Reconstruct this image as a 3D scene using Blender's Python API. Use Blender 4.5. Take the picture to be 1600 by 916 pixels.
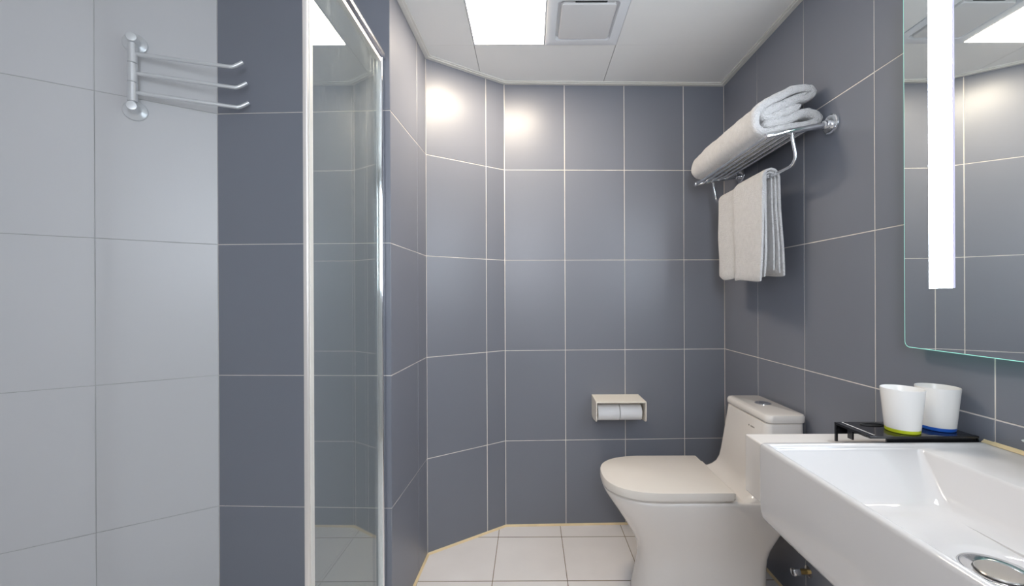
import bpy, bmesh, math, random
from mathutils import Vector, Matrix
random.seed(7)
for o in list(bpy.data.objects):
    bpy.data.objects.remove(o, do_unlink=True)
scene = bpy.context.scene
col = scene.collection
MM = 0.001
# ------------------------------------------------------------------ camera
# plan coordinates in millimetres: X to the right, D away from the camera, z up
CAM_H, F_PX, PX, PY = 1136.0, 640.0, 828.0, 465.5
cam_d = bpy.data.cameras.new('camera')
cam = bpy.data.objects.new('camera', cam_d); col.objects.link(cam)
cam_d.sensor_fit = 'HORIZONTAL'; cam_d.sensor_width = 36.0
cam_d.lens = F_PX / 1600 * 36.0
cam_d.shift_x = -(PX - 800) / 1600
cam_d.shift_y = (PY - 458) / 1600
cam_d.clip_start = 0.02
roll = 0.0044
up = Vector((math.sin(roll), 0, math.cos(roll))); fw = Vector((0, 1, 0)); rt = fw.cross(up)
M3 = Matrix((rt, up, -fw)).transposed()
cam.matrix_world = Matrix.Translation((0, 0, CAM_H * MM)) @ M3.to_4x4()
scene.camera = cam
# ------------------------------------------------------------------ world, exposure
w = bpy.data.worlds.new('world'); scene.world = w; w.use_nodes = True
w.node_tree.nodes['Background'].inputs[0].default_value = (0.75, 0.85, 1.0, 1)
w.node_tree.nodes['Background'].inputs[1].default_value = 0.3
scene.view_settings.view_transform = 'Standard'
scene.view_settings.look = 'None'
scene.view_settings.gamma = 1.0
scene.view_settings.use_curve_mapping = False
scene.view_settings.exposure = 0.08
# the room's lamps and an assumed unseen light behind the viewer (strength of the glowing surfaces)
CEIL_L, CEIL_C = 44.0, (1.0, 0.86, 0.68)
STRIP_L, STRIP_C = 42.0, (0.80, 0.89, 1.0)
REAR_L, REAR_C = 15.0, (0.83, 0.90, 1.0)
# ------------------------------------------------------------------ materials
def mat(name, c, rough=0.5, metal=0.0, spec=0.5, noise=0.0, nscale=8.0, bump=0.0, bscale=300.0,
        emit=None, es=0.0, coat=0.0, rnoise=0.0, bdist=0.001, detail=3.0, trans=0.0, ior=1.45, sheen=0.0):
    m = bpy.data.materials.new(name); m.use_nodes = True
    nt = m.node_tree; b = nt.nodes['Principled BSDF']
    b.inputs['Base Color'].default_value = (*c, 1)
    b.inputs['Roughness'].default_value = rough
    b.inputs['Metallic'].default_value = metal
    b.inputs['Specular IOR Level'].default_value = spec
    b.inputs['Coat Weight'].default_value = coat
    b.inputs['Coat Roughness'].default_value = 0.05
    b.inputs['Transmission Weight'].default_value = trans
    b.inputs['IOR'].default_value = ior
    b.inputs['Sheen Weight'].default_value = sheen
    if emit:
        b.inputs['Emission Color'].default_value = (*emit, 1)
        b.inputs['Emission Strength'].default_value = es
    if noise or bump or rnoise:
        tc = nt.nodes.new('ShaderNodeTexCoord')
        geo = nt.nodes.new('ShaderNodeNewGeometry')
    if noise:
        n = nt.nodes.new('ShaderNodeTexNoise'); n.inputs['Scale'].default_value = nscale; n.inputs['Detail'].default_value = detail
        nt.links.new(geo.outputs['Position'], n.inputs['Vector'])
        r = nt.nodes.new('ShaderNodeMapRange')
        r.inputs['From Min'].default_value = 0.25; r.inputs['From Max'].default_value = 0.75
        r.inputs['To Min'].default_value = 1 - noise; r.inputs['To Max'].default_value = 1 + noise
        nt.links.new(n.outputs['Fac'], r.inputs['Value'])
        mx = nt.nodes.new('ShaderNodeVectorMath'); mx.operation = 'SCALE'
        mx.inputs[0].default_value = c
        nt.links.new(r.outputs['Result'], mx.inputs['Scale'])
        nt.links.new(mx.outputs['Vector'], b.inputs['Base Color'])
    if rnoise:
        n2 = nt.nodes.new('ShaderNodeTexNoise'); n2.inputs['Scale'].default_value = 5.0; n2.inputs['Detail'].default_value = 4
        nt.links.new(geo.outputs['Position'], n2.inputs['Vector'])
        r2 = nt.nodes.new('ShaderNodeMapRange')
        r2.inputs['From Min'].default_value = 0.3; r2.inputs['From Max'].default_value = 0.7
        r2.inputs['To Min'].default_value = rough - rnoise; r2.inputs['To Max'].default_value = rough + rnoise
        nt.links.new(n2.outputs['Fac'], r2.inputs['Value'])
        nt.links.new(r2.outputs['Result'], b.inputs['Roughness'])
    if bump:
        n3 = nt.nodes.new('ShaderNodeTexNoise'); n3.inputs['Scale'].default_value = bscale; n3.inputs['Detail'].default_value = 2
        nt.links.new(geo.outputs['Position'], n3.inputs['Vector'])
        bp = nt.nodes.new('ShaderNodeBump'); bp.inputs['Strength'].default_value = bump; bp.inputs['Distance'].default_value = bdist
        nt.links.new(n3.outputs['Fac'], bp.inputs['Height'])
        nt.links.new(bp.outputs['Normal'], b.inputs['Normal'])
    return m
def emis(name, c, s):
    m = bpy.data.materials.new(name); m.use_nodes = True
    nt = m.node_tree; nt.nodes.clear()
    e = nt.nodes.new('ShaderNodeEmission'); e.inputs[0].default_value = (*c, 1); e.inputs[1].default_value = s
    o = nt.nodes.new('ShaderNodeOutputMaterial'); nt.links.new(e.outputs[0], o.inputs[0])
    return m
def pane_material():
    m = bpy.data.materials.new('shower_pane'); m.use_nodes = True
    nt = m.node_tree; nt.nodes.clear()
    N = nt.nodes.new; L = nt.links.new
    out = N('ShaderNodeOutputMaterial'); tr = N('ShaderNodeBsdfTransparent'); gl = N('ShaderNodeBsdfGlossy')
    tr.inputs[0].default_value = (0.955, 0.975, 0.97, 1)
    gl.inputs['Color'].default_value = (0.9, 0.95, 0.92, 1); gl.inputs['Roughness'].default_value = 0.012
    fr = N('ShaderNodeFresnel'); gb = N('ShaderNodeNewGeometry')
    ri = N('ShaderNodeMapRange'); ri.inputs['To Min'].default_value = 1.8; ri.inputs['To Max'].default_value = 1 / 1.8   # same glass from both sides
    L(gb.outputs['Backfacing'], ri.inputs['Value']); L(ri.outputs[0], fr.inputs[0])
    mx = N('ShaderNodeMixShader'); L(fr.outputs[0], mx.inputs[0]); L(tr.outputs[0], mx.inputs[1]); L(gl.outputs[0], mx.inputs[2])
    # lime stains: a thin matt film in patches and runs
    geo = N('ShaderNodeNewGeometry'); mp = N('ShaderNodeMapping'); mp.inputs['Scale'].default_value = (40, 60, 9)
    L(geo.outputs['Position'], mp.inputs['Vector'])
    n = N('ShaderNodeTexNoise'); n.inputs['Scale'].default_value = 1.6; n.inputs['Detail'].default_value = 8; n.inputs['Distortion'].default_value = 0.6
    L(mp.outputs[0], n.inputs['Vector'])
    n2 = N('ShaderNodeTexNoise'); n2.inputs['Scale'].default_value = 3.2; n2.inputs['Detail'].default_value = 2
    L(geo.outputs['Position'], n2.inputs['Vector'])
    r = N('ShaderNodeMapRange'); r.inputs['From Min'].default_value = 0.5; r.inputs['From Max'].default_value = 0.8; r.inputs['To Max'].default_value = 0.8
    L(n.outputs['Fac'], r.inputs['Value'])
    r2 = N('ShaderNodeMapRange'); r2.inputs['From Min'].default_value = 0.35; r2.inputs['From Max'].default_value = 0.7
    L(n2.outputs['Fac'], r2.inputs['Value'])
    mu = N('ShaderNodeMath'); mu.operation = 'MULTIPLY'; L(r.outputs[0], mu.inputs[0])
    sx = N('ShaderNodeSeparateXYZ'); L(geo.outputs['Position'], sx.inputs[0])
    rz = N('ShaderNodeMapRange'); rz.inputs['From Min'].default_value = 1.55; rz.inputs['From Max'].default_value = 1.95; rz.inputs['To Min'].default_value = 0.06
    L(sx.outputs['Z'], rz.inputs['Value'])
    m3 = N('ShaderNodeMath'); m3.operation = 'MULTIPLY'; L(rz.outputs[0], m3.inputs[0]); L(r2.outputs[0], m3.inputs[1]); L(m3.outputs[0], mu.inputs[1])
    ad = N('ShaderNodeMath'); ad.operation = 'ADD'; ad.inputs[1].default_value = 0.03; L(mu.outputs[0], ad.inputs[0])
    df = N('ShaderNodeBsdfDiffuse'); df.inputs[0].default_value = (0.75, 0.78, 0.74, 1)
    m2 = N('ShaderNodeMixShader'); L(ad.outputs[0], m2.inputs[0]); L(mx.outputs[0], m2.inputs[1]); L(df.outputs[0], m2.inputs[2])
    L(m2.outputs[0], out.inputs[0])
    return m
M = {}
M['blue_tile'] = mat('blue_tile', (0.200, 0.210, 0.246), 0.34, noise=0.02, nscale=2.0, spec=0.62, detail=3)
M['white_tile'] = mat('white_tile', (0.60, 0.595, 0.60), 0.34, noise=0.015, nscale=2.0)
M['grout_light'] = mat('grout_light', (0.82, 0.76, 0.70), 0.85, noise=0.12, nscale=14)
M['grout_grey'] = mat('grout_grey', (0.42, 0.42, 0.41), 0.9, noise=0.25, nscale=6)
M['floor_tile'] = mat('floor_tile', (0.89, 0.85, 0.83), 0.20, noise=0.035, nscale=5)
M['grout_brown'] = mat('grout_brown', (0.23, 0.17, 0.10), 0.9, noise=0.5, nscale=9)
M['caulk'] = mat('caulk', (0.82, 0.66, 0.40), 0.55, noise=0.14, nscale=8)
M['ceiling_panel'] = mat('ceiling_panel', (0.86, 0.85, 0.825), 0.45, noise=0.02, nscale=2)
M['ceiling_void'] = mat('ceiling_void', (0.10, 0.09, 0.08), 0.9)
M['trim'] = mat('trim', (0.75, 0.73, 0.68), 0.45, noise=0.05, nscale=12)
M['white_plastic'] = mat('white_plastic', (0.80, 0.81, 0.83), 0.35)
M['fan_panel'] = mat('fan_panel', (0.70, 0.69, 0.68), 0.4)
M['dark'] = mat('dark', (0.02, 0.02, 0.02), 0.6)
M['paint'] = mat('paint', (0.72, 0.72, 0.72), 0.6, noise=0.03)
M['ceiling_glow'] = emis('ceiling_glow', CEIL_C, CEIL_L)
M['strip_glow'] = emis('strip_glow', STRIP_C, STRIP_L)
M['assumed_window_glow'] = emis('assumed_window_glow', REAR_C, REAR_L)
M['chrome'] = mat('chrome', (0.82, 0.83, 0.85), 0.09, 1.0)
M['satin'] = mat('satin', (0.74, 0.75, 0.76), 0.32, 0.55)
M['alu'] = mat('alu', (0.84, 0.79, 0.74), 0.36, 0.55)
M['rail_metal'] = mat('rail_metal', (0.58, 0.58, 0.61), 0.24, 1.0)
M['plug_metal'] = mat('plug_metal', (0.60, 0.56, 0.52), 0.28, 1.0)
M['pane'] = pane_material()
M['mirror'] = mat('mirror', (0.80, 0.83, 0.82), 0.015, 1.0, noise=0.02, nscale=4)
M['mirror_edge'] = mat('mirror_edge', (0.35, 0.72, 0.62), 0.15, emit=(0.35, 0.85, 0.72), es=0.6)  # emission paints the LED light leaking through the glass edge
M['strip_ghost'] = mat('strip_ghost', (0.6, 0.6, 0.75), 0.5, emit=(0.62, 0.62, 0.95), es=0.45)  # lilac glow paints the strip's ghost reflection in the mirror glass
M['ceramic'] = mat('ceramic', (0.80, 0.75, 0.70), 0.08, noise=0.01, coat=0.4)
M['basin_ceramic'] = mat('basin_ceramic', (0.66, 0.635, 0.62), 0.07, noise=0.01, coat=0.4)
M['seat'] = mat('seat', (0.80, 0.74, 0.67), 0.16)
M['cream'] = mat('cream', (0.86, 0.80, 0.70), 0.35)
M['paper'] = mat('paper', (0.86, 0.85, 0.85), 0.9, bump=0.3, bscale=160)
M['card'] = mat('card', (0.45, 0.34, 0.24), 0.9)
M['towel'] = mat('towel', (0.80, 0.78, 0.77), 1.0, spec=0.1, noise=0.05, nscale=60, bump=1.0, bscale=260, bdist=0.008, sheen=0.3)
M['black_acrylic'] = mat('black_acrylic', (0.012, 0.012, 0.014), 0.10, spec=0.6)
M['cup_white'] = mat('cup_white', (0.84, 0.82, 0.79), 0.25)
M['cup_green'] = mat('cup_green', (0.55, 0.62, 0.02), 0.35)
M['cup_blue'] = mat('cup_blue', (0.02, 0.12, 0.55), 0.35)
M['print'] = mat('print', (0.20, 0.18, 0.15), 0.6)
M['print_white'] = mat('print_white', (0.65, 0.65, 0.62), 0.6)
M['brass'] = mat('brass', (0.60, 0.42, 0.16), 0.3, 1.0)
M['glass'] = mat('glass', (0.90, 0.95, 0.92), 0.15, trans=0.55, ior=1.5)
# ------------------------------------------------------------------ mesh helpers (mm)
WORLD = {}
class MB:
    def __init__(s): s.v = []; s.f = []
    def add(s, vs, fs):
        k = len(s.v); s.v += [tuple(p) for p in vs]; s.f += [tuple(i + k for i in f) for f in fs]; return s
    def box(s, x0, x1, d0, d1, z0, z1):
        vs = [(x, d, z) for z in (z0, z1) for (x, d) in ((x0, d0), (x1, d0), (x1, d1), (x0, d1))]
        return s.add(vs, [(3, 2, 1, 0), (4, 5, 6, 7), (0, 1, 5, 4), (1, 2, 6, 5), (2, 3, 7, 6), (3, 0, 4, 7)])
    def prism(s, poly, z0, z1):
        a = sum(poly[i][0] * poly[(i + 1) % len(poly)][1] - poly[(i + 1) % len(poly)][0] * poly[i][1] for i in range(len(poly)))
        if a < 0: poly = poly[::-1]
        n = len(poly)
        vs = [(p[0], p[1], z0) for p in poly] + [(p[0], p[1], z1) for p in poly]
        fs = [tuple(range(n))[::-1], tuple(range(n, 2 * n))] + [(i, (i + 1) % n, n + (i + 1) % n, n + i) for i in range(n)]
        return s.add(vs, fs)
    def loft(s, rings, cap0=True, cap1=True, closed=True):
        n = len(rings[0]); vs = [p for r in rings for p in r]; fs = []
        for k in range(len(rings) - 1):
            for i in range(n if closed else n - 1):
                j = (i + 1) % n
                fs.append((k * n + i, k * n + j, (k + 1) * n + j, (k + 1) * n + i))
        if cap0: fs.append(tuple(range(n))[::-1])
        if cap1: fs.append(tuple(range((len(rings) - 1) * n, len(rings) * n)))
        return s.add(vs, fs)
    def tube(s, path, r, n=12, caps=True):
        P = [Vector(p) for p in path]; rings = []
        prev = None
        for i, p in enumerate(P):
            t = ((P[min(i + 1, len(P) - 1)] - p).normalized() if i < len(P) - 1 else Vector((0, 0, 0))) + ((p - P[i - 1]).normalized() if i > 0 else Vector((0, 0, 0)))
            t.normalize()
            if prev is None:
                a = Vector((0, 0, 1)) if abs(t.z) < 0.9 else Vector((1, 0, 0))
                nrm = t.cross(a).normalized()
            else:
                nrm = (prev - t * prev.dot(t)).normalized()
            prev = nrm; b = t.cross(nrm)
            rr = r[i] if isinstance(r, (list, tuple)) else r
            rings.append([tuple(p + (nrm * math.cos(2 * math.pi * k / n) + b * math.sin(2 * math.pi * k / n)) * rr) for k in range(n)])
        return s.loft(rings, caps, caps)
    def lathe(s, c, axis, prof, n=32, caps=True):
        c = Vector(c); t = Vector(axis).normalized()
        a = Vector((0, 0, 1)) if abs(t.z) < 0.9 else Vector((1, 0, 0))
        u = t.cross(a).normalized(); b = t.cross(u)
        rings = [[tuple(c + t * h + (u * math.cos(2 * math.pi * k / n) + b * math.sin(2 * math.pi * k / n)) * max(r, 0.01)) for k in range(n)] for (r, h) in prof]
        return s.loft(rings, caps, caps)
    def build(s, name, m, parent=None, smooth=None, bevel=0.0, subsurf=0):
        o0 = WORLD.get(parent.name, Vector((0, 0, 0))) if parent else Vector((0, 0, 0))
        me = bpy.data.meshes.new(name)
        me.from_pydata([(p[0] * MM - o0.x, p[1] * MM - o0.y, p[2] * MM - o0.z) for p in s.v], [], s.f)
        bm = bmesh.new(); bm.from_mesh(me)
        bmesh.ops.recalc_face_normals(bm, faces=bm.faces); bm.to_mesh(me); bm.free()
        if smooth is not None:
            me.polygons.foreach_set('use_smooth', [True] * len(me.polygons))
            me.set_sharp_from_angle(angle=math.radians(smooth))
        me.materials.append(m if not isinstance(m, str) else M[m])
        o = bpy.data.objects.new(name, me); col.objects.link(o)
        if parent: o.parent = parent
        WORLD[o.name] = o0.copy()
        if bevel:
            bv = o.modifiers.new('bevel', 'BEVEL'); bv.width = bevel * MM; bv.segments = 3; bv.limit_method = 'ANGLE'; bv.angle_limit = math.radians(40)
            me.polygons.foreach_set('use_smooth', [True] * len(me.polygons)); bv.harden_normals = False
            me.set_sharp_from_angle(angle=math.radians(60))
        if subsurf:
            ss = o.modifiers.new('sub', 'SUBSURF'); ss.levels = subsurf; ss.render_levels = subsurf
        return o
def tag(o, label, cat=None, group=None, kind=None):
    o['label'] = label
    if cat: o['category'] = cat
    if group: o['group'] = group
    if kind: o['kind'] = kind
    return o
def thing(name, x, d, z, label, cat, group=None):
    o = bpy.data.objects.new(name, None); col.objects.link(o)
    o.location = (x * MM, d * MM, z * MM); o.empty_display_size = 0.05
    WORLD[o.name] = Vector(o.location)
    return tag(o, label, cat, group)
def rrect(x0, x1, d0, d1, z, r, n=6):
    pts = []
    r = min(r, (x1 - x0) / 2 - 0.01, (d1 - d0) / 2 - 0.01)
    for (cx, cd, a0) in ((x1 - r, d1 - r, 0), (x0 + r, d1 - r, 90), (x0 + r, d0 + r, 180), (x1 - r, d0 + r, 270)):
        for k in range(n + 1):
            a = math.radians(a0 + 90 * k / n); pts.append((cx + r * math.cos(a), cd + r * math.sin(a), z))
    return pts
def catmull(P, n=6):
    out = []
    Q = [P[0]] + list(P) + [P[-1]]
    for i in range(1, len(Q) - 2):
        p0, p1, p2, p3 = Q[i - 1], Q[i], Q[i + 1], Q[i + 2]
        for k in range(n):
            t = k / n
            out.append(tuple(0.5 * (2 * b + (c - a) * t + (2 * a - 5 * b + 4 * c - e) * t * t + (3 * b - a - 3 * c + e) * t ** 3) for a, b, c, e in zip(p0, p1, p2, p3)))
    out.append(tuple(P[-1])); return out
def clip(poly, x0, x1, d0, d1):
    def half(ps, ins, cut):
        out = []
        for i in range(len(ps)):
            a, b = ps[i - 1], ps[i]
            if ins(b):
                if not ins(a): out.append(cut(a, b))
                out.append(b)
            elif ins(a): out.append(cut(a, b))
        return out
    def cx(v): return lambda a, b: (v, a[1] + (b[1] - a[1]) * (v - a[0]) / (b[0] - a[0]))
    def cd(v): return lambda a, b: (a[0] + (b[0] - a[0]) * (v - a[1]) / (b[1] - a[1]), v)
    for ins, cut in ((lambda p: p[0] >= x0, cx(x0)), (lambda p: p[0] <= x1, cx(x1)), (lambda p: p[1] >= d0, cd(d0)), (lambda p: p[1] <= d1, cd(d1))):
        if not poly: return []
        poly = half(poly, ins, cut)
    out = []
    for p in poly:
        if not out or math.dist(p, out[-1]) > 0.5: out.append(p)
    if len(out) > 1 and math.dist(out[0], out[-1]) < 0.5: out.pop()
    return out if len(out) > 2 else []
# ------------------------------------------------------------------ the room shell
G, F_, E, C_, A, B = (-1579.5, 1088.4), (-1073, 1410), (-471, 1388), (-458, 1814), (-124, 2039), (982, 2066)
R, L = (982, -700), (-1579.5, -700)
ROOM = [G, F_, E, C_, A, B, R, L]         # clockwise seen from above
CEIL_Z = 2206
def offset_room(w):
    out = []; n = len(ROOM)
    for i in range(n):
        p0, p, p1 = map(Vector, (ROOM[i - 1], ROOM[i], ROOM[(i + 1) % n]))
        a = (p - p0).normalized(); b = (p1 - p).normalized()
        na = Vector((a.y, -a.x)); nb = Vector((b.y, -b.x))
        m = (na + nb).normalized(); out.append(tuple(p + m * (w / m.dot(na))))
    return out
tile_cache = {}
def tile_mesh(w_, h_, t=8.0, c=0.7):
    key = (round(w_, 1), round(h_, 1))
    if key in tile_cache: return tile_cache[key]
    vs = []
    for (ins, y) in ((0, t), (0, c), (c, 0)):
        vs += [(ins, y, ins), (w_ - ins, y, ins), (w_ - ins, y, h_ - ins), (ins, y, h_ - ins)]
    fs = [(8, 9, 10, 11)]
    for k in (0, 4):
        for i in range(4):
            j = (i + 1) % 4; fs.append((k + i, k + j, k + 4 + j, k + 4 + i))
    me = bpy.data.meshes.new('tile'); me.from_pydata([tuple(q * MM for q in p) for p in vs], [], fs)
    bm = bmesh.new(); bm.from_mesh(me); bmesh.ops.recalc_face_normals(bm, faces=bm.faces); bm.to_mesh(me); bm.free()
    me.materials.append(None)
    tile_cache[key] = me
    return me
ROWS = [0, 424, 874, 1324, 1774, CEIL_Z + 4]
def wall(name, P, Q, ext0, ext1, cols, tile, grout, gap, label):
    P, Q = Vector(P), Vector(Q); u = (Q - P).normalized(); n = Vector((u.y, -u.x)); ang = math.atan2(u.y, u.x)
    rec = 1.2
    a = P - u * ext0 - n * rec; b = Q + u * ext1 - n * rec
    ob = MB().prism([tuple(a), tuple(b), tuple(b - n * 80), tuple(a - n * 80)], -60, 2330).build(name, grout)
    tag(ob, label, kind='structure')
    for i in range(len(cols) - 1):
        for j in range(len(ROWS) - 1):
            x0, x1, z0, z1 = cols[i] + gap / 2, cols[i + 1] - gap / 2, ROWS[j] + gap / 2, ROWS[j + 1] - gap / 2
            o = bpy.data.objects.new('tile', tile_mesh(x1 - x0, z1 - z0)); col.objects.link(o)
            p = P + u * x0
            o.location = (p.x * MM, p.y * MM, z0 * MM)
            o.rotation_euler = (random.gauss(0, 0.0007), random.gauss(0, 0.0003), ang + random.gauss(0, 0.0010))
            o.material_slots[0].link = 'OBJECT'; o.material_slots[0].material = M[tile]
            o.parent = ob
    return ob
def cols_of(P, Q, full=300.0, start=0.0):
    Ld = (Vector(Q) - Vector(P)).length; c = [0.0]
    while c[-1] + full < Ld - 6: c.append(c[-1] + full)
    if Ld - c[-1] > 12: c.append(Ld)
    else: c[-1] = Ld
    return c
def d2(P, Q): return (Vector(Q) - Vector(P)).length
wall('wall_shower', G, F_, 30, 30, [0, 300, d2(G, F_)], 'white_tile', 'grout_grey', 1.7, 'white tiled shower wall carrying the swivel towel rack')
wall('wall_front', F_, E, 30, -1.2, [0, d2(F_, E) / 2, d2(F_, E)], 'blue_tile', 'grout_light', 2.2, 'blue grey tiled wall behind the glass shower screen')
wall('wall_side', E, C_, -1.2, 40, cols_of(E, C_), 'blue_tile', 'grout_light', 3.2, 'narrow blue grey tiled side wall right of the shower screen')
wall('wall_diagonal', C_, A, 40, 40, cols_of(C_, A), 'blue_tile', 'grout_light', 3.2, 'slanting blue grey tiled wall in the back left corner')
wall('wall_back', A, B, 40, 60, cols_of(A, B), 'blue_tile', 'grout_light', 3.2, 'blue grey tiled back wall behind the toilet roll holder')
wall('wall_right', B, R, 60, 60, cols_of(B, R), 'blue_tile', 'grout_light', 3.0, 'blue grey tiled right wall behind towel rack, mirror and basin')
wall('wall_left', L, G, 60, 30, cols_of(L, G), 'white_tile', 'grout_grey', 1.7, 'white tiled wall on the far left of the shower')
# rear wall; its glowing window is assumed, unseen, added for cool light
wb = MB()
WX0, WX1, WZ0, WZ1 = -230, 260, 1180, 2080
wb.box(-1660, WX0, -780, -700, -60, 2330).box(WX1, 1060, -780, -700, -60, 2330).box(WX0, WX1, -780, -700, -60, WZ0).box(WX0, WX1, -780, -700, WZ1, 2330)
tag(wb.build('wall_rear', 'paint'), 'plain painted wall behind the viewer', kind='structure')
fr = MB().box(WX0, WX0 + 40, -760, -715, WZ0, WZ1).box(WX1 - 40, WX1, -760, -715, WZ0, WZ1).box(WX0 + 40, WX1 - 40, -760, -715, WZ0, WZ0 + 40).box(WX0 + 40, WX1 - 40, -760, -715, WZ1 - 40, WZ1)
win = tag(fr.build('assumed_window_1', 'white_plastic'), 'assumed frosted window added as a cool light behind the viewer', kind='structure')
MB().box(WX0 + 40, WX1 - 40, -742, -736, WZ0 + 40, WZ1 - 40).build('pane', 'assumed_window_glow', win)
# floor with single tiles
fl = tag(MB().prism(offset_room(-70), -80, -0.6).build('floor', 'grout_brown'), 'white square floor tiles with brown joints', kind='structure')
XE = [-155 + 300.5 * k for k in range(-5, 5)]; DE = [1945 - 302 * k for k in range(-1, 10)]
for i in range(len(XE) - 1):
    for j in range(len(DE) - 1):
        p = clip(ROOM, XE[i] + 1.5, XE[i + 1] - 1.5, DE[j + 1] + 2.4, DE[j] - 2.4)
        if p: MB().prism(p, -8, 0).build('tile', 'floor_tile', fl)
# ceiling of metal panels
ce = tag(MB().prism(offset_room(-70), CEIL_Z + 9, 2330).build('ceiling', 'ceiling_void'), 'white panelled ceiling', kind='structure')
CX = [-1620, -832, -232, 369, 1000]; CD = [2100, 1731, 1431, 1131, 831, 531, 231, -69, -369, -720]
PROOM = offset_room(3)
for j in range(len(CD) - 1):
    xs = [-1620, -832, -232, 'x', 369, 1000] if j == 1 else CX
    for i in range(len(xs) - 1):
        if 'x' in (xs[i], xs[i + 1]): continue
        p = clip(PROOM, xs[i] + 1.3, xs[i + 1] - 1.3, CD[j + 1] + 0.5, CD[j] - 0.5)
        if p: MB().prism(p, CEIL_Z, CEIL_Z + 9.5).build('ceiling_panel', 'ceiling_panel', ce)
# edge trim under the ceiling and caulk along the floor
names = ['shower', 'front', 'side', 'diagonal', 'back', 'right', 'rear', 'left']
o0, o1, o2 = offset_room(0.2), offset_room(17), offset_room(25)
k0, k1 = offset_room(0.2), offset_room(8.5)
for i in range(8):
    j = (i + 1) % 8
    t = MB().prism([o0[i], o0[j], o1[j], o1[i]], CEIL_Z - 9, CEIL_Z - 0.1).prism([o1[i], o1[j], o2[j], o2[i]], CEIL_Z - 5, CEIL_Z - 0.1)
    tag(t.build('trim_%d' % (i + 1), 'trim'), 'off-white ceiling edge trim above the %s wall' % names[i], kind='structure')
    a0, a1, b0, b1 = k0[i], k0[j], k1[i], k1[j]
    vs = [(*a0, 0.2), (*b0, 0.2), (*a0, 8), (*a1, 0.2), (*b1, 0.2), (*a1, 8)]
    c = MB().add(vs, [(0, 1, 2), (3, 5, 4), (1, 4, 5, 2), (0, 3, 4, 1), (0, 2, 5, 3)])
    tag(c.build('baseboard_' + names[i], 'caulk'), 'yellowed caulk bead along the floor of the %s wall' % names[i], kind='structure')
# ------------------------------------------------------------------ ceiling light and fan
t = thing('ceiling_light', -82, 1581, CEIL_Z, 'square glowing ceiling light panel left of the exhaust fan', 'ceiling light')
f = MB()
for b in ((-231.5, -226, 1431.5, 1730.5), (61, 67.3, 1431.5, 1730.5), (-226, 61, 1431.5, 1437), (-226, 61, 1725.5, 1730.5)):
    f.box(*b, CEIL_Z - 1.5, CEIL_Z + 8)
f.build('frame', 'white_plastic', t)
MB().box(-226, 61, 1437, 1725.5, CEIL_Z, CEIL_Z + 6).build('diffuser', 'ceiling_glow', t)
t = thing('exhaust_fan', 218, 1581, CEIL_Z, 'white square exhaust fan with raised cover beside the ceiling light', 'exhaust fan')
z = CEIL_Z
# frame: a flat border, then a recess up to the cover
rings = [rrect(68.7, 368, 1431.5, 1730.5, z + 8, 1), rrect(68.7, 368, 1431.5, 1730.5, z - 3, 1), rrect(71, 366, 1434, 1728, z - 4, 2),
         rrect(106, 333, 1470, 1697, z - 4, 16), rrect(110, 329, 1474, 1693, z + 4, 14), rrect(112, 327, 1476, 1691, z + 8, 12)]
MB().loft(rings, False, False).build('frame', 'white_plastic', t, smooth=30)
MB().box(108, 331, 1472, 1695, z + 7.5, z + 9).build('duct_plate', 'white_plastic', t)
MB().box(170, 285, 1473, 1483, z - 1, z + 3).build('vent_slot', 'dark', t)
rings = [rrect(120, 321, 1484, 1685, z + 5, 12), rrect(120, 321, 1484, 1685, z - 5, 12), rrect(122, 319, 1486, 1683, z - 7, 10), rrect(126, 315, 1490, 1679, z - 7.6, 8)]
MB().loft(rings).build('cover_panel', 'fan_panel', t, smooth=30)
# ------------------------------------------------------------------ shower screen
t = thing('shower_screen', -500, 1150, 0, 'clear glass shower screen in a chrome frame at the blue wall', 'shower screen')
g = MB().box(-504, -498, 940, 1364, 30, 1938).build('glass_pane', 'pane', t)
MB().loft([rrect(-507, -495.5, 915, 940, zz, 3) for zz in (2, 1962)]).build('post', 'alu', t, smooth=40)
MB().box(-495.4, -493.5, 922, 935, 2, 1962).build('seal', 'trim', t)
MB().loft([rrect(-511, -489, 1362, 1386, zz, 5) for zz in (2, 1948)]).build('wall_profile', 'chrome', t, smooth=40)
# rounded top rail
prof = [(-516 + 0, 1940)] 
pr = []
for k in range(16):
    a = 2 * math.pi * k / 16
    pr.append((-500 + 17 * math.copysign(abs(math.cos(a)) ** 0.75, math.cos(a)), 1953 + 16 * math.copysign(abs(math.sin(a)) ** 0.75, math.sin(a))))
rings = []
for (d, s_) in ((906, 0.8), (912, 1.0), (1376, 1.0), (1383, 0.9), (1386, 0.6)):
    rings.append([(-500 + (x + 500) * s_, d, 1953 + (zz - 1953) * s_) for (x, zz) in pr])
MB().loft(rings).build('top_rail', 'rail_metal', t, smooth=50)
MB().box(-508, -492, 946, 1362, 1925, 1937.5).build('gasket', 'alu', t)
MB().box(-511, -489, 946, 1362, 2, 30).build('bottom_rail', 'alu', t, bevel=3)
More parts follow.
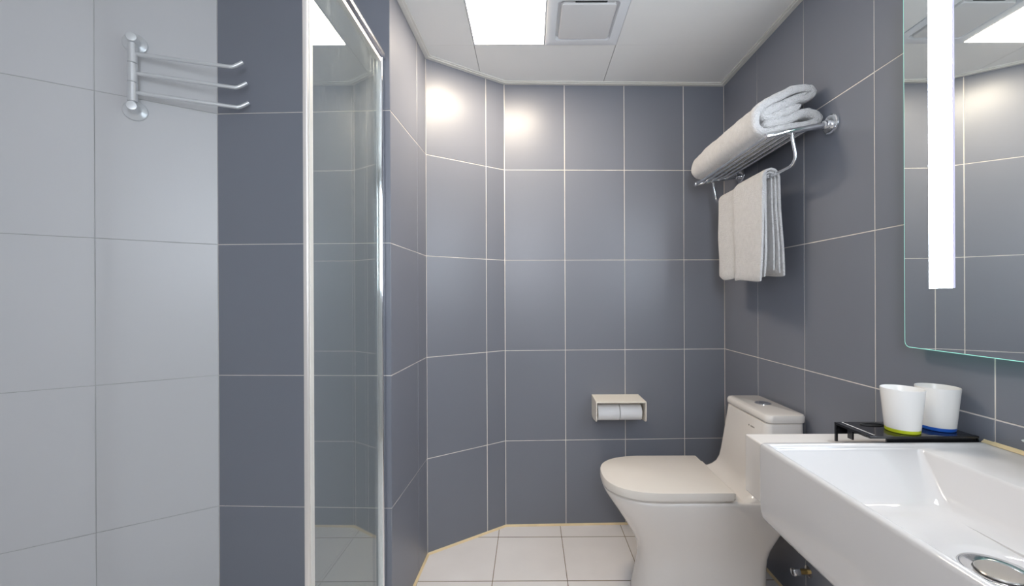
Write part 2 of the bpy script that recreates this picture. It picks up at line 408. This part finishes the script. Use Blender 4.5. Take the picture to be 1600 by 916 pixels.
# ------------------------------------------------------------------ swivel towel rack on the white wall
px, pd = -1229.0, 1269.5; nx, nd = 0.536, -0.8442
t = thing('swivel_towel_rack', px, pd, 1700, 'satin metal swivel towel rack with three arms on the white wall', 'towel rack')
def wl(s_): return (px - nx * s_, pd - nd * s_)
for zz in (1945, 1733):
    x, d = wl(34.2)
    fl_ = MB().lathe((x, d, zz), (nx, nd, 0), [(30, 0), (31, 2), (30, 6), (26, 9), (18, 11), (14.5, 15), (13.5, 24), (13.5, 47), (12.6, 48.6), (10, 49)], 36)
    fl_.build('wall_flange', 'satin', t, smooth=35)
zs = [(1746, 1748.5), (1750, 1808), (1809.5, 1868), (1869.5, 1929)]
MB().tube([(px, pd, 1735), (px, pd, 1945)], 7.5).build('spindle', 'satin', t, smooth=40)
for (z0, z1), za, ang, ln in ((zs[1], 1779, 22.5, 270), (zs[2], 1839, 20, 268), (zs[3], 1898, 16.5, 262)):
    sl = MB().lathe((px, pd, z0), (0, 0, 1), [(11.2, 0), (12, 0.8), (12, z1 - z0 - 0.8), (11.2, z1 - z0)], 24).build('sleeve', 'satin', t, smooth=35)
    c_, s_ = math.cos(math.radians(ang)), math.sin(math.radians(ang))
    def q(r, dz, bend=0.0): return (px + c_ * r + s_ * bend, pd + s_ * r - c_ * bend, za + dz)
    path = catmull([q(9, 0), q(90, 0), q(180, 0), q(ln - 10, 0), q(ln + 6, 2), q(ln + 18, 9), q(ln + 34, 21)], 4)
    MB().tube(path, 6.0, 14).build('arm', 'satin', t, smooth=50)
# ------------------------------------------------------------------ towel shelf on the right wall
DN, DF = 1326, 1893
def shelf_z(x): return 1658 + (x - 771) * (38.0 / 211)
t = thing('towel_shelf', 982, (DN + DF) / 2, 1696, 'chrome towel shelf with rails on the right wall above the toilet', 'towel shelf')
for d in (DN, DF):
    a = MB().tube([(764, d, shelf_z(764)), (767, d, shelf_z(767)), (968, d, shelf_z(968))], [8, 9.3, 9.3], 18).build('arm', 'chrome', t, smooth=50)
    MB().lathe((981.5, d, shelf_z(975)), (-1, 0, 0), [(31, 0), (32, 2), (31, 7), (27, 9), (27, 11), (20, 12)], 36).build('wall_flange', 'chrome', a, smooth=35)
    MB().lathe((970, d, shelf_z(968)), (-1, 0, -0.18), [(13, 0), (13.5, 2), (13.5, 16), (11, 18)], 24).build('collar', 'chrome', a, smooth=35)
for k, x in enumerate((773, 807, 841, 875, 909)):
    MB().tube([(x, DN - (0 if k else 4), shelf_z(x) - (0 if k else 1)), (x, DF + (0 if k else 4), shelf_z(x))], 7.0 if k == 0 else 6.2, 14).build('rail', 'chrome', t, smooth=50)
ub = catmull([(849, DN, 1668), (853, DN, 1640), (861, DN, 1602), (863, DN + 5, 1582), (863, DN + 22, 1568), (863, DN + 45, 1566)], 5)
ub += catmull([(863, DF - 45, 1566), (863, DF - 22, 1568), (863, DF - 5, 1582), (861, DF, 1602), (853, DF, 1640), (849, DF, 1668)], 5)
MB().tube(ub, 5.6, 14).build('hanging_bar', 'chrome', t, smooth=50)
# ------------------------------------------------------------------ folded bath towel on the shelf
def strip_outline(path, r):
    P = [Vector(p) for p in path]; Lf, Rt = [], []
    for i, p in enumerate(P):
        tt = (P[min(i + 1, len(P) - 1)] - P[max(i - 1, 0)]).normalized(); nn = Vector((-tt.y, tt.x))
        rr = r * (0.75 if i in (0, len(P) - 1) else 1)
        Lf.append(p + nn * rr); Rt.append(p - nn * rr)
    t0 = (P[0] - P[1]).normalized(); t1 = (P[-1] - P[-2]).normalized()
    return Lf + [P[-1] + t1 * r * 0.7] + Rt[::-1] + [P[0] + t0 * r * 0.7]
from mathutils import noise as mn
def soft(p, a, f): return mn.noise(Vector(p) * f) * a
path = [(900, 1772), (850, 1752), (805, 1735), (786, 1742), (800, 1760), (850, 1779), (905, 1800), (934, 1806), (946, 1818), (928, 1833), (885, 1828), (845, 1810), (800, 1788), (768, 1761), (756, 1728), (762, 1699), (790, 1687), (850, 1698), (935, 1714), (962, 1727), (955, 1745), (915, 1752), (860, 1727), (788, 1713)]
path = catmull(path, 4)
rings = []
ND = 30
for k in range(ND + 1):
    tt = k / ND; d = 1361 + 522 * (tt - math.sin(4 * math.pi * tt) / 26)
    e = min(d - 1361, 1883 - d)
    r = 14.2 if e > 14 else 9.5 + 4.7 * math.sqrt(max(0, 1 - (1 - e / 14) ** 2))
    sag = -22 * max(0, tt - 0.75) ** 1.0 * 1.6
    ring = []
    for p in strip_outline(path, r):
        hx = (p.y - 1675) / 150
        x = p.x + soft((p.x, d, p.y), 5, 0.011) + soft((p.y, d, p.x), 2.5, 0.06) + (1.5 if e < 3 else 0)
        zz = p.y + hx * sag + soft((d, p.x, p.y), 2.5, 0.07) + soft((p.y, p.x, d), 4, 0.013) * min(1, max(0, (p.y - 1690) / 40))
        dd = d + soft((p.x * 3, p.y * 3, 5), 4, 0.02) * (1 if e < 30 else 0.2)
        ring.append((x, dd, zz))
    rings.append(ring)
tw = MB().loft(rings, True, True)
bt = tw.build('bath_towel', 'towel', None, smooth=80)
tag(bt, 'thick folded white bath towel lying on the chrome shelf', 'towel')
bm = bmesh.new(); bm.from_mesh(bt.data); bmesh.ops.triangulate(bm, faces=[f_ for f_ in bm.faces if len(f_.verts) > 4]); bm.to_mesh(bt.data); bm.free()
# ------------------------------------------------------------------ hand towel over the bar
def drape(d0, d1, xs_front, xs_back, zf, zb, rbar, r, seed, nd=22, nz=16, curl=0.0):
    rings = []
    for k in range(nd + 1):
        tt = k / nd; d = d0 + (d1 - d0) * tt; P = []
        e = min(tt, 1 - tt) * abs(d1 - d0)
        zf_ = zf + soft((d, seed, 0), 14, 0.007) + 16 * max(0, tt - 0.88) / 0.12 * (1 if d1 > 1700 else 0); zb_ = zb + soft((d, seed, 9), 12, 0.007)
        for i in range(nz + 1):
            u_ = 1 - i / nz; zz = zf_ + (1562 - zf_) * (1 - u_)
            x = 863 - rbar + (xs_front - 863 + rbar) * u_ ** 1.3 + soft((d * 1.0, zz * 0.5, seed), 7, 0.014) * u_
            P.append((x, zz))
        for i in range(1, 6):
            a = math.pi * (1 - i / 6); P.append((863 + rbar * math.cos(a), 1562 + (rbar + 3) * math.sin(a)))
        for i in range(nz + 1):
            u_ = i / nz; zz = 1562 - (1562 - zb_) * u_
            x = 863 + rbar + (xs_back - 863 - rbar) * u_ ** 1.15 + soft((d * 1.0, zz * 0.5, seed + 40), 6, 0.014) * u_
            P.append((x, zz))
        rr = r if e > 5 else r * 0.75
        ring = []
        for p in strip_outline(P, rr):
            h = (1562 - p.y) / 340
            dd = d + (tt - 0.5) * curl * h + soft((p.y * 0.6, seed, d0 if tt < 0.5 else d1), 9, 0.012) * (1 if (tt < 0.08 or tt > 0.92) else 0.5) * max(0, h)
            ring.append((p.x, dd, p.y))
        rings.append(ring)
    m_ = MB().loft(rings, True, True)
    return m_
t = thing('hand_towel', 863, 1650, 1205, 'white hand towel hanging from the lower chrome bar of the shelf', 'towel')
def tri(o):
    bm = bmesh.new(); bm.from_mesh(o.data); bmesh.ops.triangulate(bm, faces=[f_ for f_ in bm.faces if len(f_.verts) > 4]); bm.to_mesh(o.data); bm.free()
tri(drape(1478, 1828, 852, 884, 1222, 1235, 10.5, 4.0, 3.0, curl=4).build('inner_layer', 'towel', t, smooth=80))
tri(drape(1470, 1822, 846, 897, 1214, 1226, 19.0, 4.0, 11.0, curl=8).build('middle_layer', 'towel', t, smooth=80))
tri(drape(1462, 1668, 832, 911, 1199, 1216, 28.5, 5.0, 23.0, curl=-10).build('outer_fold', 'towel', t, smooth=80))
# ------------------------------------------------------------------ toilet
TD = 1581.0
def dring(xf, xb, wd, z_, rb=40, p=0.85, n=14):
    # round front (towards -X), squarish back
    xm = xf + min(wd * 1.25, (xb - xf) * 0.6); pts = []
    for k in range(2 * n + 1):
        a = -math.pi / 2 + math.pi * k / (2 * n)
        cs, sn = math.cos(a), math.sin(a)
        pts.append((xm - (xm - xf) * cs ** p, TD + wd * math.copysign(abs(sn) ** p, sn), z_))
    rb = min(rb, wd * 0.9)
    for (c0, a0) in ((TD + wd - rb, 90), (TD - wd + rb, 0)):
        for k in range(7):
            a = math.radians(a0 - 90 * k / 6); pts.append((xb - rb + rb * math.cos(a), c0 + rb * math.sin(a), z_))
    return pts
t = thing('toilet', 700, TD, 0, 'white one-piece toilet with closed lid against the right wall', 'toilet')
bo = MB()
prof = [(388, 852, 112, 0), (386, 855, 117, 6), (392, 858, 116, 30), (410, 860, 113, 110), (415, 861, 113, 155), (409, 864, 116, 190), (398, 872, 122, 222), (378, 885, 132, 258), (352, 900, 145, 300), (325, 918, 156, 340), (302, 938, 164, 372), (284, 952, 169, 400), (278, 958, 170.5, 412), (277, 960, 170.5, 418), (281, 960, 167, 422), (296, 955, 155, 423)]
bo.loft([dring(a, b, c, d) for (a, b, c, d) in prof])
tk = [(728, 962, 168, 418), (742, 962, 166.5, 424), (762, 962, 164, 433), (780, 962, 161, 449), (791, 962, 158, 472), (798, 962, 156, 505), (810, 963, 153.5, 580), (824, 964, 150, 672), (826, 964, 149.5, 688), (829, 961, 147, 690)]
bo.loft([rrect(a, b, TD - c, TD + c, d, 26) for (a, b, c, d) in tk])
body = bo.build('body', 'ceramic', t, smooth=45)
ld = [(829, 965, 149, 692, 24), (826, 968, 152, 694, 25), (824, 969, 153.5, 700, 26), (824, 969, 153.5, 713, 26), (828, 966, 150, 719.5, 24), (837, 958, 142, 722, 20)]
lidt = MB().loft([rrect(a, b, TD - c, TD + c, d, r) for (a, b, c, d, r) in ld]).build('tank_lid', 'ceramic', t, smooth=40)
bx, bd = 902, TD + 8
MB().lathe((bx, bd, 721.5), (0, 0, 1), [(29, 0), (29, 2.5), (26, 4), (24.5, 3.2)], 36).build('button_ring', 'chrome', lidt, smooth=35)
for sgn in (-1, 1):
    pts = [(bx + 23.5 * math.cos(a), bd + sgn * (0.8 + 23 * math.sin(a)), 0) for a in [math.pi * k / 16 for k in range(17)]]
    MB().prism([(p[0], p[1]) for p in pts], 721.5, 725.5 + (0.6 if sgn > 0 else 0)).build('flush_button', 'chrome', lidt)
MB().loft([dring(284, 690, 161, zz, 30, 0.80) for zz in (422.6, 429)]).build('seat', 'seat', t, smooth=40)
lr = [(275, 703, 169, 429.5), (272.5, 704.5, 170.5, 431), (272, 705, 171, 436), (272.5, 704.8, 170.6, 455), (274, 703.6, 169.4, 458.8), (279, 700, 165, 460.6)]
sl = MB().loft([dring(a, b, c, d, 8, 0.80) for (a, b, c, d) in lr]).build('seat_lid', 'seat', t, smooth=40)
for dd in (TD - 118, TD + 118):
    MB().loft([rrect(703, 722, dd - 26, dd + 26, zz, 5) for zz in (422.5, 446)]).build('hinge', 'seat', t, bevel=2)
# small dark maker's mark on the tank front
mk = MB()
def front_x(zv): return 810 + (zv - 580) * 14 / 92.0
mk.lathe((front_x(655) + 0.5, 1540, 655), (-1, 0, 0.15), [(3.2, 0), (3.2, 1.0)], 12)
for k in range(5):
    mk.box(front_x(655) - 0.4, front_x(655) + 1.0, 1529 - 5.5 * k - 3.6, 1529 - 5.5 * k, 652.4, 657.4)
mk.build('maker_mark', 'print', t)
# ------------------------------------------------------------------ toilet roll holder
t = thing('toilet_roll_holder', 423, 2049, 646, 'cream toilet roll holder with flat cover on the back wall', 'toilet roll holder')
MB().box(309, 537, 2044, 2047.2, 548, 648).build('back_plate', 'cream', t)
MB().add([(306, 1902, 644), (540, 1902, 644), (540, 2048, 646), (306, 2048, 646), (306, 1902, 650), (540, 1902, 650), (540, 2048, 652), (306, 2048, 652)],
         [(3, 2, 1, 0), (4, 5, 6, 7), (0, 1, 5, 4), (1, 2, 6, 5), (2, 3, 7, 6), (3, 0, 4, 7)]).build('cover', 'cream', t, bevel=1.5)
for x in (306, 536):
    side = [(1902, 645), (2046, 646), (2046, 556), (2026, 545), (1990, 545), (1912, 556), (1903, 563)]
    n = len(side)
    MB().add([(x, a, b) for a, b in side] + [(x + 4, a, b) for a, b in side], [tuple(range(n)), tuple(range(n, 2 * n))[::-1]] + [(i, (i + 1) % n, n + (i + 1) % n, n + i) for i in range(n)]).build('side_panel', 'cream', t)
MB().tube([(311, 1962, 588), (535, 1962, 588)], 8, 16).build('spindle', 'cream', t, smooth=40)
for lab, x0, x1, rr in (('left toilet paper roll in the cream holder', 319, 421, 38), ('right toilet paper roll in the cream holder', 424, 526, 37)):
    t = thing('toilet_roll', (x0 + x1) / 2, 1962, 588 - rr, lab, 'toilet roll', 'toilet rolls in the holder')
    MB().lathe((x0, 1962, 588), (1, 0, 0), [(20, 0.5), (rr - 1, 0), (rr, 1), (rr, x1 - x0 - 1), (rr - 1, x1 - x0), (20, x1 - x0 - 0.5), (20, 0.5)], 40, False).build('paper', 'paper', t, smooth=40)
    MB().lathe((x0, 1962, 588), (1, 0, 0), [(18.5, 0.5), (19.9, 0.5), (19.9, x1 - x0 - 0.5), (18.5, x1 - x0 - 0.5), (18.5, 0.5)], 32, False).build('core', 'card', t, smooth=40)
# ------------------------------------------------------------------ basin
t = thing('wash_basin', 740, 630, 655, 'white rectangular ceramic wash basin mounted on the right wall', 'basin')
X0, X1, D0, D1 = 494.5, 980.5, 372, 890
def ir(i, z_, r): return rrect(X0 + i, X1 - i * 0.3, D0 + i, D1 - i, z_, r, 8)
rings = [ir(90, 652, 20), ir(16, 653, 18), ir(6, 657, 16), ir(1.5, 665, 14), ir(0.3, 676, 12), ir(0, 700, 10), ir(0, 812, 10), ir(1.2, 817, 10), ir(4, 819.7, 9), ir(11, 820, 8), ir(14, 818.6, 8)]
rings += [rrect(510, 962, 388, 874, 815, 14, 8), rrect(511, 956, 389, 873, 811.5, 18, 8), rrect(512, 832, 390, 871.5, 811.5, 9, 8), rrect(513, 829, 391, 870.5, 810, 9, 8), rrect(513.5, 827, 392, 869, 806, 9, 8),
          rrect(524, 800, 428, 812, 752, 22, 8), rrect(528, 793, 440, 800, 741, 26, 8), rrect(538, 783, 455, 787, 734, 30, 8), rrect(560, 768, 480, 765, 731, 40, 8),
          rrect(706 - 62, 706 + 62, 617 - 62, 617 + 62, 726.5, 62, 8), rrect(706 - 56, 706 + 56, 617 - 56, 617 + 56, 724.5, 56, 8), rrect(706 - 46, 706 + 46, 617 - 46, 617 + 46, 719.5, 46, 8), rrect(706 - 40, 706 + 40, 617 - 40, 617 + 40, 713, 40, 8)]
MB().loft(rings).build('bowl', 'basin_ceramic', t, smooth=65)
dr = MB().lathe((706, 617, 719), (0, 0, 1), [(46, 0.6), (45.5, 2.0), (43.5, 2.4), (33, -0.6), (29.5, -1.6), (29.5, -5)], 48, False).build('drain_ring', 'chrome', t, smooth=35)
MB().lathe((706, 617, 714), (0, 0, 1), [(27.5, 0), (27.5, 6.2), (26.5, 7.4), (22, 7.6), (0.1, 7.7)], 40).build('drain_plug', 'plug_metal', t, smooth=35)
MB().add([(981.8, D0, 816), (974, D0, 820.1), (981.8, D0, 827), (981.8, D1 - 4, 816), (974, D1 - 4, 820.1), (981.8, D1 - 4, 827)], [(0, 1, 2), (3, 5, 4), (1, 4, 5, 2), (0, 3, 4, 1), (0, 2, 5, 3)]).build('caulk_bead', 'caulk', t)
# side ledge
o = MB().box(545, 981, 892, 1041, 645, 788).build('side_ledge', 'ceramic', None, bevel=4)
tag(o, 'glossy white ledge block between the basin and the toilet', 'ledge')
# ------------------------------------------------------------------ black tray with cups
t = thing('amenity_tray', 857, 938, 788, 'black glossy amenity tray behind the basin holding two cups', 'tray')
TX0, TX1, TD0, TD1, TZ = 733, 979, 884, 988, 833
# top plate bending down at the wall end
pr = [(TX0, TZ), (TX1 - 16, TZ)] + [(TX1 - 16 + 16 * math.sin(a), TZ - 16 + 16 * math.cos(a)) for a in [math.pi / 2 * k / 6 for k in range(1, 7)]] + [(TX1, 789)]
inn = [(TX0, TZ - 5), (TX1 - 16, TZ - 5)] + [(TX1 - 16 + 11 * math.sin(a), TZ - 16 + 11 * math.cos(a)) for a in [math.pi / 2 * k / 6 for k in range(1, 7)]] + [(TX1 - 5, 789)]
ring = pr + inn[::-1]
clipz = lambda zz: max(zz, 789)
MB().loft([[(x, d, zz) for x, zz in ring] for d in (894, TD1)]).build('top_plate', 'black_acrylic', t, smooth=40)
MB().box(TX0, TX1 - 10, TD0, 893.8, TZ - 5, TZ).build('front_lip', 'black_acrylic', t, bevel=1)
MB().box(TX0 + 45, TX1 - 5.2, 894, 898, 788.2, TZ - 5.2).build('front_panel', 'black_acrylic', t)
MB().box(TX0, TX1 - 8, TD1 - 5, TD1, 806, TZ - 5.2).build('back_panel', 'black_acrylic', t)
MB().box(TX0, TX0 + 5, TD1 - 5, TD1, 788.2, 806).build('leg', 'black_acrylic', t)
MB().box(TX0 + 2, TX0 + 6, 936, 950, 808, TZ - 5.2).build('tab', 'black_acrylic', t)
sl_ = MB()
pts = []
for k in range(25):
    a = 2 * math.pi * k / 24; pts.append((806 + 26 * math.cos(a), 966 + 10 * math.sin(a), TZ + 0.6))
sl_.tube(pts, 2.0, 8, False); sl_.build('tissue_slot_rim', 'dark', t, smooth=60)
pm = MB()
random.seed(3)
d = 893.0
while d < 982:
    l_ = random.uniform(2.0, 5.0); pm.box(TX0 + 15, TX0 + 18.5, d, d + l_, TZ, TZ + 0.25); d += l_ + random.uniform(1.5, 3.0)
pm.build('printed_lettering', 'print_white', t)
def cup(x, d, ring_m, lab):
    t = thing('tumbler', x, d, TZ, lab, 'cup', 'tumblers on the black tray')
    MB().lathe((x, d, TZ + 0.2), (0, 0, 1), [(29.5, 0), (30.8, 1), (31.6, 8)], 40).build('base_ring', ring_m, t, smooth=35)
    MB().lathe((x, d, TZ), (0, 0, 1), [(0.1, 8.3), (31.6, 8.3), (39.2, 95), (38.6, 96.5), (37.6, 96.5), (36.8, 95), (29.5, 12), (0.1, 11)], 48, False).build('cup_wall', 'cup_white', t, smooth=35)
cup(836, 921, 'cup_green', 'white tumbler with a lime green base ring on the tray')
cup(930, 936, 'cup_blue', 'white tumbler with a blue base ring next to the wall')
# ------------------------------------------------------------------ lit mirror
t = thing('lit_mirror', 964, 636, 1008, 'backlit rectangular mirror with vertical light strips above the basin', 'mirror')
MX = 947.0
def yz_round(d0, d1, z0, z1, r, x, n=6): return [(x, a, b) for (a, b, _) in rrect(d0, d1, z0, z1, 0, r, n)]
mz0, mz1, md0, md1 = 1008, 1908, 236, 1036
MB().loft([yz_round(md0, md1, mz0, mz1, 14, x) for x in (MX + 0.3, MX + 5)]).build('plate_edge', 'mirror_edge', t, smooth=40)
MB().add(yz_round(md0 + 1.5, md1 - 1.5, mz0 + 1.5, mz1 - 1.5, 13, MX) + yz_round(md0 + 1.5, md1 - 1.5, mz0 + 1.5, mz1 - 1.5, 13, MX + 0.3),
         [tuple(range(28))[::-1], tuple(range(28, 56))] + [(i, (i + 1) % 28, 28 + (i + 1) % 28, 28 + i) for i in range(28)]).build('mirror_plate', 'mirror', t)
MB().box(MX + 5, 981.8, md0 + 70, md1 - 70, mz0 + 70, mz1 - 70).build('back_box', 'white_plastic', t)
for (a, b) in ((917, 971), (301, 355)):
    s1 = MB().box(MX - 0.6, MX - 0.05, a, b, 1154, 1850).build('light_strip', 'strip_glow', t)
    MB().box(MX - 0.5, MX - 0.05, a - 5, a - 0.2, 1154, 1850).build('strip_ghost', 'strip_ghost', s1)  # painted ghost reflection of the strip, no lamp of its own
# ------------------------------------------------------------------ angle valve and glass dish
t = thing('angle_valve', 981, 1448, 163, 'small chrome and brass angle valve low on the right wall', 'valve')
MB().tube([(980.8, 1448, 163), (964, 1448, 163), (946, 1448, 163)], [9, 9, 8], 16).build('valve_body', 'brass', t, smooth=40)
MB().lathe((949, 1448, 163), (-1, 0, 0), [(8, 0), (13, 2), (14, 6), (14, 22), (12, 26), (8, 27), (7, 25.5)], 24).build('knob', 'chrome', t, smooth=35)
MB().lathe((981.5, 1448, 163), (-1, 0, 0), [(20, 0), (20, 2), (12, 4)], 24).build('escutcheon', 'chrome', t, smooth=35)
t = thing('soap_dish', 925, 697, 846, 'clear glass soap dish in a chrome wall holder at the right edge', 'soap dish')
SX, SD = 921, 697
rings = []
for (r, h) in ((22, 0), (24, 2), (30, 10), (46, 18), (53, 26), (49, 27), (44, 21), (26, 12), (2, 5)):
    rings.append([(SX + r * (1 + (0.05 * math.cos(8 * a) if r > 40 else 0)) * math.cos(a), SD + r * (1 + (0.05 * math.cos(8 * a) if r > 40 else 0)) * math.sin(a), 850 + h) for a in [2 * math.pi * k / 48 for k in range(48)]])
MB().loft(rings).build('dish', 'glass', t, smooth=50)
MB().tube([(SX + 34 * math.cos(2 * math.pi * k / 32), SD + 34 * math.sin(2 * math.pi * k / 32), 856) for k in range(33)], 3, 8, False).build('holder_ring', 'chrome', t, smooth=60)
MB().tube([(SX + 34, SD, 856), (975, SD, 856)], 5, 12).build('holder_arm', 'chrome', t, smooth=60)
MB().lathe((981.8, SD, 856), (-1, 0, 0), [(22, 0), (22, 3), (10, 8)], 24).build('wall_flange', 'chrome', t, smooth=35)
